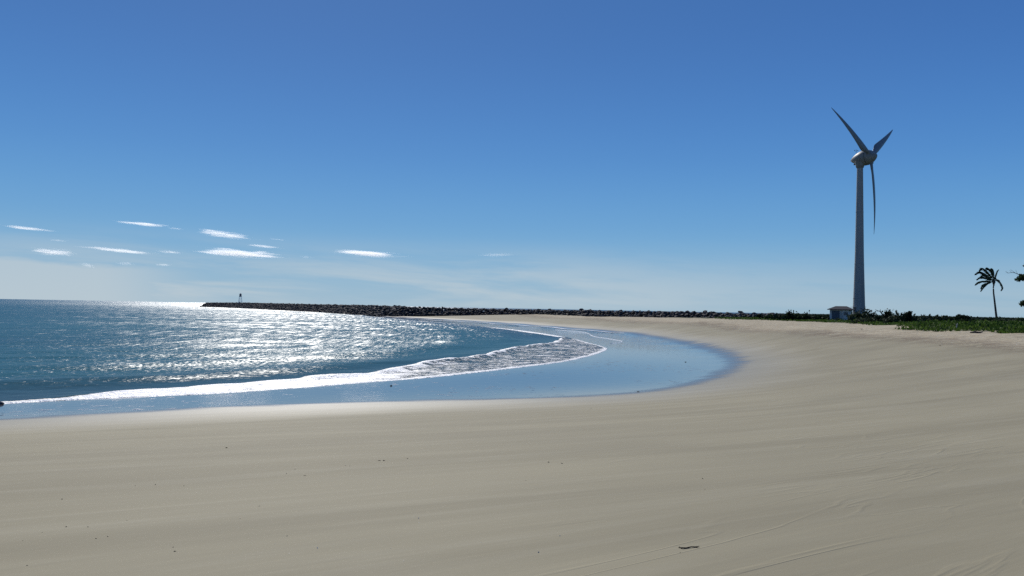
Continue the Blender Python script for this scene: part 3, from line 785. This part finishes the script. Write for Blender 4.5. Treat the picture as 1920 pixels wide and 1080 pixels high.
def shrub(name, label, px, Y, w_, h_, mat, leaf=0.28, n=420, group=None, seed=0, stems=4, sink=0.1, upright=False):
    g = np.random.default_rng(900 + seed); x = (px - 960) / F_PX * Y; z = ground_z(x, Y) - sink
    t = thing(name, label, 'shrub', (x, Y, z), 0, group)
    if not upright:
        P = blob_pts(n, g, w_ / 2, w_ / 2 * 0.8, h_, clumps=max(6, int(7 + w_)))
        ends = [P[g.integers(0, n)] * 0.75 for _ in range(stems)]
    else:
        ends = []; P = []
        for k in range(stems):
            bx, by = g.uniform(-w_ / 2, w_ / 2), g.uniform(-w_ / 3, w_ / 3); hh = h_ * g.uniform(0.55, 1.0)
            if k == 0: hh = h_
            lx, ly = g.normal(0, .12), g.normal(0, .12)
            ends.append(np.array([bx + lx * hh, by + ly * hh, hh * .95]))
            m_ = n // stems; s_ = g.random(m_) ** 0.8; th = g.random(m_) * 6.28; rad = (0.10 + 0.24 * g.random(m_)) * (1.15 - 0.5 * s_)
            P.append(np.stack([bx + lx * hh * s_ + rad * np.cos(th), by + ly * hh * s_ + rad * np.sin(th), 0.05 + hh * s_], 1))
        P = np.concatenate(P)
    V, Fq = leaves(P, leaf, g, 0.5 if upright else 0.2)
    obj('foliage', mesh_np('foliage', V, Fq), mat, t)
    parts = []
    for e_ in ends:
        b0 = Vector((e_[0] * (0.9 if upright else 0.15), e_[1] * (0.9 if upright else .15), -0.3)); e3 = Vector(e_)
        mid = (b0 + e3) / 2 + Vector((0.1 * g.normal(), 0.1 * g.normal(), 0.1))
        parts.append(tube([b0, mid, e3], [.06, .045, .015], 5))
    obj('stem', mesh_from('stem', *join(parts)), M_BARK, t)
    return t

# (px, depth, width, height, style, label)
SH = [
 (1624, 140, 5.6, 578, 'd', 'largest dark dense bush at the foot of the turbine, right of the hut'),
 (1607, 139, 2.2, 586, 'd', 'low dark bush between the hut and the big bush'),
 (1660, 128, 3.2, 585, 'd', 'dark sloping bush with a bare forked branch beside it'),
 (1692, 112, 2.4, 586, 'u', 'tall cluster of upright leafy stems right of the sloping bush'),
 (1704, 112, 0.7, 587, 'u', 'lone slender stem just right of the tall stem cluster'),
 (1676, 108, 2.6, 593, 'p', 'pale leaved low shrub below the sloping bush'),
 (1714, 112, 1.4, 591, 'p', 'pale leaved shrub with a single raised stem'),
 (1758, 110, 3.2, 593, 'u', 'wide clump of upright stems with knobbly tops'),
 (1796, 100, 2.2, 592, 'u', 'dark stem clump with pale trunk foot near the middle of the verge'),
 (1813, 92, 1.9, 604, 'd', 'rounded dark bush standing low in the bright vines'),
 (1825, 112, 2.6, 598, 'p', 'broken row of pale leaves behind the rounded dark bush'),
 (1776, 116, 2.4, 596, 'u', 'short stem clump left of the pale trunk foot'),
 (1848, 125, 3.4, 599, 'd', 'dome shaped bush just left of the palm trunk'),
 (1883, 118, 3.8, 597.5, 'p', 'rounded pale leaved bush just right of the palm trunk'),
 (1900, 104, 1.8, 605, 'p', 'small bright leaved shrub near the right edge'),
 (1913, 130, 3.4, 598, 'd', 'dark hump of bush at the right edge behind the vines'),
 (1481, 150, 1.8, 583, 'd', 'tallest spiky bush at the left end of the verge'),
 (1494, 150, 3.6, 586.5, 'd', 'long rounded bush right of the spiky one'),
 (1509, 150, 3.0, 588, 'd', 'low rounded bush left of the hut, hut side of the long one'),
 (1541, 152, 2.8, 590, 'd', 'low dark bush touching the left wall side of the hut'),
 (1460, 152, 2.6, 590, 'd', 'small bush where the boulders meet the green verge'),
 (1444, 155, 2.4, 590.5, 'd', 'flat bush growing against the last boulders'),
 (1424, 158, 2.2, 590.5, 'd', 'lowest bush at the far left tip of the green verge'),
 (1599, 132, 1.4, 590, 'p', 'grey green plant in front of the hut corner'),
 (1620, 118, 3.6, 596, 'p', 'spreading low plant below the largest dark bush'),
 (1571, 136, 2.2, 599, 'p', 'low tuft in front of the hut door'),
]
for i, (px, Yd, w_, ytop, st, lab) in enumerate(SH):
    zt_ = at_y(px, ytop, Yd).z; h_ = max(0.45, zt_ - ground_z((px - 960) / F_PX * Yd, Yd) + 0.1) / (1.08 if st == 'u' else 1.15)
    if st == 'd': shrub('dark_bush', lab, px, Yd, w_, h_, M_LEAF_D if i % 2 == 0 else M_LEAF, 0.26, int(240 * w_ + 150), 'bushes on the dune verge', i, 5)
    elif st == 'u': shrub('stem_shrub', lab, px, Yd, w_, h_, M_LEAF_D if i in (3, 4, 8) else M_LEAF_P, 0.24, int(170 * w_ + 120), 'bushes on the dune verge', i, max(1, int(3.5 * w_)) if w_ > 1 else 1, 0.0, True)
    else: shrub('pale_shrub', lab, px, Yd, w_, h_, M_LEAF_P, 0.22, int(200 * w_ + 60), 'bushes on the dune verge', i, 4)
# far ridge of scrub that reads as one mass
g = np.random.default_rng(77)
n = 42000; px_ = g.uniform(1455, 2050, n); yy = 150 + 600 * g.random(n) ** 2.2 ; xx = (px_ - 960) / F_PX * yy
zz = land(xx, yy) + lumps(xx, yy)[0]
top = 0.75 + 1.2 * (0.5 + fbm(xx * 0.12, yy * 0.06, 91)) 
P = np.stack([xx, yy, zz + g.random(n) ** 0.7 * np.maximum(np.minimum(top, 3.52 + 0.42 * sstep(yy, 200, 500) - 0.35 * g.random(n) - zz), 0.15) - 0.1], 1)
V, Fq = leaves(P, 0.42, g); o = obj('scrub', mesh_np('scrub', V, Fq), M_LEAF_D); tag(o, 'low dark scrub covering the ground far behind the verge', 'scrub', kind='stuff')
# creeping vines and grass on the dune top
n = 90000; px_ = g.uniform(1340, 2080, n); u = g.random(n) ** 1.5; ymin = 48; yy = ymin + u * 120; xx = (px_ - 960) / F_PX * yy
de, se, _ = dist_line(xx, yy, E_L)
inside = de * -se + 3.2 * fbm(xx * 0.45, yy * 0.30, 33)
keep = inside > 0; xx, yy, inside = xx[keep], yy[keep], inside[keep]
zz = land(xx, yy) + lumps(xx, yy)[0]
hh = (0.02 + 0.34 * np.maximum(0, 0.45 + 1.3 * fbm(xx * 0.3, yy * 0.2, 92))) * sstep(inside, -0.5, 4)
P = np.stack([xx, yy, zz + 0.02 + g.random(len(xx)) * np.maximum(hh, 0.04)], 1)
V, Fq = leaves(P, 0.20, g, 0.3); o = obj('ground_cover', mesh_np('ground_cover', V, Fq), M_VINE); tag(o, 'bright green creeping vines covering the dune edge', 'vines', kind='stuff')

# bare forked branch left standing out of the sloping bush
bx = at_y(1655, 588, 128); gz0 = ground_z(bx.x, 128)
bb = thing('bare_branch', 'bare forked dead branch sticking up left of the sloping bush', 'branch', (bx.x + 0.6, 128, gz0))
def L3(px, py, Y, o): return at_y(px, py, Y) - Vector(o)
o_ = (bx.x + 0.6, 128, gz0)
obj('limb', mesh_from('limb', *join([tube([Vector((0.6, 0, -.2)), L3(1655, 590, 128, o_), L3(1650, 583.5, 128, o_), L3(1646, 583, 128, o_), L3(1641, 580.5, 128, o_)], [.13, .11, .08, .06, .03], 6),
     tube([L3(1650, 583.5, 128, o_), L3(1651, 580, 128, o_)], [.06, .03], 5), tube([L3(1646, 583, 128, o_), L3(1643.5, 584, 128, o_)], [.04, .02], 5)])), M_BARK, bb)
# pale forked stake in the vines
sp_ = at_y(1793, 613, 75); gz0 = ground_z(sp_.x, 75)
sk_ = obj('driftwood_stake', mesh_from('driftwood_stake', *join([tube([(0, 0, -.2), (0.05, 0, .35), (0.12, 0, 0.62)], [.05, .04, .025], 6), tube([(0.05, 0, .33), (-0.06, 0, .55)], [.03, .015], 6)])), principled('bleached wood', (0.38, 0.36, 0.33), 0.8, 0.2)[0], None, (sp_.x, 75, gz0))
tag(sk_, 'pale forked stick standing in the green vines', 'stick')

# ------------------------------------------------------------------ palm
PD = 130.0
pb = at_y(1869.5, 607, PD); gz0 = ground_z(pb.x, PD) - 0.2
palm = thing('coconut_palm', 'slender windblown coconut palm standing alone on the verge', 'palm tree', (pb.x, PD, gz0))
po = Vector((pb.x, PD, gz0))
tp = [Vector((0, 0, 0))] + [L3(x, y, PD, po) for x, y in ((1869, 600), (1867.5, 588), (1866, 575), (1864.5, 562), (1863, 550), (1862.5, 540), (1863.5, 530))]
trr = []; tpp = []
for i in range(len(tp) - 1):
    for k in range(6): tpp.append(tp[i].lerp(tp[i + 1], k / 6))
tpp.append(tp[-1])
trr = [0.19 - 0.10 * min(1, i / len(tpp) * 1.1) + (0.012 if i % 2 else 0) for i in range(len(tpp))]
obj('trunk', mesh_from('trunk', *tube(tpp, trr, 9), smooth=False), M_BARK, palm)
top = tp[-1]
obj('crown_shaft', mesh_from('crown_shaft', *tube([top - Vector((0, 0, .5)), top + Vector((0, 0, .1)), top + Vector((0.05, 0, .5))], [.13, .26, .12], 8), smooth=True), M_BARK, palm)
def frond(tips, wleaf, g, wind=(-1, 0, -.25), depth=0.0, dens=64):
    pts = [top + Vector((0, 0, .2))] + [L3(x, y, PD, po) + Vector((0, depth * (k + 1) / len(tips), 0)) for k, (x, y) in enumerate(tips)]
    P_ = smooth_line(np.array([list(p) for p in pts]), 8); parts = [tube([Vector(p) for p in P_], [0.045 * (1 - i / len(P_)) + .012 for i in range(len(P_))], 4)]
    wv_ = Vector(wind)
    for k in range(dens):
        f = 0.12 + 0.88 * k / dens; i = min(int(f * (len(P_) - 1)), len(P_) - 2); p = Vector(P_[i]).lerp(Vector(P_[i + 1]), f * (len(P_) - 1) - i)
        t = (Vector(P_[i + 1]) - Vector(P_[i])).normalized()
        for sgn in (-1, 1):
            out = (t.cross(Vector((0, 1, 0))) * sgn * 0.40 + t * 0.75 + wv_ * 0.75 + Vector((g.gauss(0, .10), g.gauss(0, .25), g.gauss(0, .10) - 0.10))).normalized()
            ln = 1.0 * wleaf * (sin(pi * (0.15 + 0.8 * f)) ** .6) * g.uniform(.75, 1.1); wd = Vector((0, 1, 0)).cross(out).normalized() * 0.045 + Vector((0, .02, 0))
            m_ = p + out * ln * .5; e_ = p + out * ln + Vector((0, 0, -.12 * ln))
            parts.append(([p - wd * .4, p + wd * .4, m_ + wd, m_ - wd, e_], [(0, 1, 2, 3), (3, 2, 4)]))
    obj('frond', mesh_from('frond', *join(parts)), M_PALM, palm)
gp = random.Random(4)
for tips, wl, dep in (
    ([(1856, 513), (1847, 504), (1841, 507)], .75, .5), ([(1859, 510), (1852, 504), (1846, 503.5)], .7, -.5), ([(1853, 516), (1844, 510), (1836, 514)], .75, 1.0),
    ([(1852, 519), (1842, 516), (1832, 522)], .7, -.8), ([(1853, 522), (1843, 520), (1835, 524)], .65, .4), ([(1853, 527), (1843, 528), (1835, 534)], .65, .9), ([(1852, 531), (1843, 534), (1836, 541)], .65, -.6),
    ([(1854, 531), (1847, 538), (1841, 546)], .55, .2), ([(1861, 512), (1856, 505), (1850, 505)], .6, -1.2),
    ([(1866, 520), (1868, 511), (1869.5, 506)], .35, -.5)):
    frond(tips, wl, gp, (-1, 0, -.15), dep)
frond([(1870, 525), (1876, 533), (1876.5, 540), (1873, 545)], .45, gp, (-.5, 0, -.6), -.6)
frond([(1867, 521), (1871, 521), (1873, 525)], .4, gp, (-.2, 0, -.5), .8, 30)

# ------------------------------------------------------------------ tree whose limbs reach in from the right
RD = 85.0
rb = at_y(1998, 620, RD); gz0 = ground_z(rb.x, RD) - 0.3; ro_ = Vector((rb.x, RD, gz0))
rt = thing('beach_tree', 'leafy tree at the right edge reaching two limbs into view', 'tree', ro_)
def R3(px, py, dy=0.0): return at_y(px, py, RD + dy) - ro_
obj('trunk', mesh_from('trunk', *tube([Vector((0, 0, 0)), R3(1996, 590), R3(1990, 560), R3(1992, 530), R3(1996, 500), R3(2000, 470)], [.32, .26, .22, .18, .12, .06], 10), smooth=True), M_BARK, rt)
obj('limb', mesh_from('limb', *tube([R3(1991, 545), R3(1965, 530), R3(1938, 521), R3(1912, 522)], [.14, .10, .06, .02], 7)), M_BARK, rt)
obj('limb', mesh_from('limb', *tube([R3(1991, 575), R3(1962, 568), R3(1940, 566), R3(1916, 569)], [.12, .08, .05, .02], 7)), M_BARK, rt)
obj('limb', mesh_from('limb', *tube([R3(1994, 515), R3(1970, 505), R3(1945, 500), R3(1926, 497)], [.10, .07, .04, .02], 7)), M_BARK, rt)
obj('dead_twig', mesh_from('dead_twig', *join([tube([R3(1925, 517), R3(1911, 515), R3(1903, 511.5), R3(1897, 511), R3(1890, 512), R3(1885, 508)], [.05, .04, .03, .025, .02, .01], 5),
     tube([R3(1903, 511.5), R3(1895, 505.5)], [.02, .01], 4), tube([R3(1897, 511), R3(1893, 507)], [.015, .01], 4), tube([R3(1908, 513.5), R3(1904, 506)], [.015, .01], 4), tube([R3(1890, 512), R3(1886, 511)], [.012, .01], 4)])), M_BARK, rt)
g = np.random.default_rng(31); P = []
for px, py, rx, rz, n in ((1928, 520, 16, 6, 800), (1912, 524, 6, 3, 160), (1930, 568, 13, 5, 600), (1918, 570, 6, 3, 160), (1952, 520, 26, 14, 1200), (1955, 560, 22, 12, 900), (1930, 499, 9, 3.5, 300), (1985, 500, 45, 25, 2200), (2000, 540, 40, 30, 2000), (2030, 520, 40, 35, 1600), (1960, 490, 25, 10, 700)):
    c = R3(px, py); k = RD / F_PX; q = g.normal(size=(n, 3)); q /= np.linalg.norm(q, axis=1)[:, None]; q *= (g.random(n) ** .5)[:, None]
    P.append(np.array(c) + q * np.array([rx * k, rx * k, rz * k]))
P = np.concatenate(P); V, Fq = leaves(P, 0.17, g); obj('crown', mesh_np('crown', V, Fq), M_LEAF, rt)

# ------------------------------------------------------------------ small things on the sand
M_WEED, _, _ = principled('dry seaweed', (0.035, 0.025, 0.018), 0.9, 0.2)
M_SHELL, _, _ = principled('shell', (0.62, 0.58, 0.50), 0.5, 0.4)
M_STONE, _, _ = principled('dark wet stone', (0.03, 0.028, 0.026), 0.35, 0.5)
def scrap(seed, s_):
    gq = random.Random(seed); bm = bmesh.new()
    for k in range(10): bm.verts.new((gq.gauss(0, .45) * s_, gq.gauss(0, .35) * s_, abs(gq.gauss(0, .22)) * s_))
    bmesh.ops.convex_hull(bm, input=bm.verts); me = bpy.data.meshes.new('scrap'); bm.to_mesh(me); bm.free(); return me
dark_px = [(277, 804), (425, 840), (571, 892), (553, 880), (537, 888), (648, 873), (656, 874), (712, 864), (720, 864), (765, 860), (253, 911), (291, 909), (345, 911), (238, 976), (79, 998), (165, 988), (43, 1014),
           (325, 1026), (328, 1034), (52, 1060), (486, 949), (450, 973), (202, 1006), (124, 988), (116, 936), (898, 795), (1029, 867), (1053, 869), (986, 901), (1318, 898), (1322, 918), (180, 1010), (660, 779), (833, 778), (1108, 766),
           (539, 1005), (1277, 1028), (1275, 1036)]
pale_px = [(541, 1038), (733, 1028), (785, 972), (786, 980), (902, 1017), (1010, 1036), (757, 1052), (820, 893), (595, 1028), (1804, 861), (515, 1020), (1050, 1005)]
scr = [scrap(i, 0.015) for i in range(5)]; shl = [scrap(20 + i, 0.011) for i in range(3)]
for m_ in scr: m_.materials.append(M_WEED)
for m_ in shl: m_.materials.append(M_SHELL)
for i, (px, py) in enumerate(dark_px):
    p = hit(px, py); s_ = (0.55 + 0.9 * rnd.random()) * min(1.8, max(0.6, p.y / 9))
    o = obj('seaweed_scrap', scr[i % 5], None, None, p); o.scale = (s_,) * 3; o.rotation_euler = (0, 0, rnd.uniform(0, 6.28))
    tag(o, 'tiny dark scrap of dried seaweed lying on the smooth sand', 'seaweed', 'dark scraps scattered over the sand')
for i, (px, py) in enumerate(pale_px):
    p = hit(px, py); o = obj('shell_fragment', shl[i % 3], None, None, p); s_ = 0.6 + .6 * rnd.random(); o.scale = (s_,) * 3; o.rotation_euler = (0, 0, rnd.uniform(0, 6.28))
    tag(o, 'tiny pale shell fragment lying on the smooth sand', 'shell', 'pale shell fragments scattered over the sand')
# dark curled twig near the bottom
pts = [hit(px, py) for px, py in ((1272, 1027.5), (1279, 1029), (1287, 1028.5), (1296, 1027), (1304, 1026.5), (1311, 1026))]
c0 = pts[2].copy(); o = obj('seaweed_strand', mesh_from('seaweed_strand', *join([tube([p - c0 + Vector((0, 0, .004 + .004 * (k % 2))) for k, p in enumerate(pts)], [.002, .005, .006, .004, .005, .002], 6),
      tube([pts[1] - c0, pts[1] - c0 + Vector((-.02, .025, .01))], [.004, .002], 5), tube([pts[4] - c0, pts[4] - c0 + Vector((.015, -.025, .008))], [.004, .002], 5)])), M_WEED, None, c0)
tag(o, 'thin dark seaweed strand lying on the sand near the camera', 'seaweed')
# stone awash at the left edge
p = on_z(4, 755.5, 0.05)
sm = rock_mesh(501, 18); sm.materials.clear(); sm.materials.append(M_STONE)
o = obj('shore_stone', sm, None, None, (p.x - 0.15, p.y, 0.04)); o.scale = (0.34, 0.3, 0.2); tag(o, 'dark wet stone in the foam at the left edge', 'stone')
for px, py, s_, lab in ((733, 723.5, 0.10, 'small dark lump of seaweed on the wet sand just below the foam'), (1197, 735, 0.09, 'small dark lump of seaweed at the edge of the glassy wet sand'), (1285, 679, 0.12, 'small dark lump of seaweed in the middle of the glassy wet sand'),
                        (1616, 617.5, 0.20, 'dark driftwood lump on the pale sand below the turbine'), (1763, 648, 0.11, 'dark lump on the sand below the trampled line')):
    p = hit(px, py); m_ = scrap(int(px), 1.0); m_.materials.append(M_WEED); o = obj('seaweed_lump', m_, None, None, p); o.scale = (s_,) * 3; tag(o, lab, 'seaweed')
lg = hit(1831, 625); o = obj('driftwood_log', mesh_from('driftwood_log', *tube([(-.55, 0, .06), (-.1, .05, .1), (.3, 0, .07), (.6, .06, .14)], [.05, .08, .07, .03], 8)), M_BARK, None, lg); tag(o, 'dark driftwood log at the edge of the green vines', 'driftwood')

# ------------------------------------------------------------------ clouds: soft lens-shaped volumes far out over the sea
def cloud_mat(i, dens, ns):
    m = bpy.data.materials.new('cloud vapour'); m.use_nodes = True; t = m.node_tree; t.nodes.clear(); N = NT(t)
    oc = N.n('ShaderNodeTexCoord').outputs['Object']
    ln = N.n('ShaderNodeVectorMath', operation='LENGTH'); N.put(ln, 0, oc)
    nz = N.noise(N.mapping(oc, (ns * 1.0, 1.2, 4.5), (0, 0, 0), (i * 3.1, 0, 0)), 1.0, 5, 0.6, 0.4)
    fall = N.step(ln.outputs['Value'], 1.0, 0.1)
    d = N.mul(N.mul(N.step(N.add(N.mul(nz, 1.0), N.mul(fall, 0.42)), 0.68, 1.02), fall), dens)
    v = N.n('ShaderNodeVolumePrincipled'); N.put(v, 'Density', d); v.inputs['Color'].default_value = (1, 1, 1, 1); v.inputs['Anisotropy'].default_value = 0.55
    o = N.n('ShaderNodeOutputMaterial'); t.links.new(v.outputs[0], o.inputs['Volume']); return m
bm = bmesh.new(); bmesh.ops.create_icosphere(bm, subdivisions=3, radius=1.0); cme = bpy.data.meshes.new('cloud'); bm.to_mesh(cme); bm.free()
CL = [(50, 428, 125, 8, 4.0, 1.0, 3, 'thin streak of cloud at the left edge, highest on that side'),
      (268, 420, 125, 8, 3.2, 1.2, 3, 'thin streak of cloud standing highest over the sea'),
      (330, 428.5, 45, 4, 3, 0.6, 3, 'faint wisp just right of the highest streak'),
      (422, 440, 130, 17, 5.0, 1.0, 2.5, 'feathery cloud sloping down to the right'),
      (495, 462, 85, 7, 4.0, 0.9, 3, 'narrow streak between the feathery cloud and the broad lens'),
      (447, 475, 190, 20, 1.8, 1.5, 2, 'broad lens shaped cloud above the beacon'),
      (687, 475.5, 165, 15, 1.8, 1.5, 1.5, 'bright lens shaped cloud standing apart on the right'),
      (222, 469.5, 170, 9, 3.5, 1.0, 3, 'long thin cloud left of the broad lens'),
      (100, 472.5, 105, 17, 3.0, 1.3, 2.5, 'short puffy cloud low at the left'),
      (318, 472.5, 65, 7, 2.0, 0.8, 3, 'small faint cloud just left of the broad lens'),
      (108, 450.5, 45, 6, 2.0, 0.5, 3, 'faint wisp above the short puffy cloud'),
      (235, 494, 44, 9, 2.0, 0.55, 3, 'faint small puff low over the sea, left one'),
      (306, 496.5, 44, 6, 1.0, 0.8, 3, 'tiny flat puff low over the sea below the small faint cloud'),
      (166, 498, 38, 11, 14.0, 0.8, 2, 'tiny slanting puff on top of the low haze bank'),
      (425, 466.5, 75, 4, 2.0, 0.7, 3, 'faint thread of cloud lying on top of the broad lens'),
      (520, 449, 46, 3.5, 4.0, 0.5, 3, 'faintest wisp right of the feathery cloud'),
      (398, 432, 60, 4, 6.0, 0.6, 3, 'thin feather above the upper end of the feathery cloud'),
      (930, 478, 95, 9, -2.0, 0.22, 2, 'very faint patch of cloud farthest right'),
      (575, 482, 36, 5, 1.0, 0.4, 3, 'faint wisp just left of the bright lens')]
CY = 9000.0
for i, (px, py, wp, hp_, tl, den, ns, lab) in enumerate(CL):
    c = at_y(px, py, CY); k = CY / F_PX
    o = obj('cloud', cme if i == 0 else cme.copy(), None, None, c); o.data.materials.clear(); o.data.materials.append(cloud_mat(i, den * 0.011, ns))
    o.scale = (wp / 2 * k * 1.36, wp / 2 * k * 0.5, hp_ / 2 * k * 1.4); o.rotation_euler = (0, R(tl + 0.9), 0)
    tag(o, lab, 'cloud', 'small clouds over the sea')
print('tris', sum(len(o.data.polygons) for o in bpy.data.objects if o.type == 'MESH'))
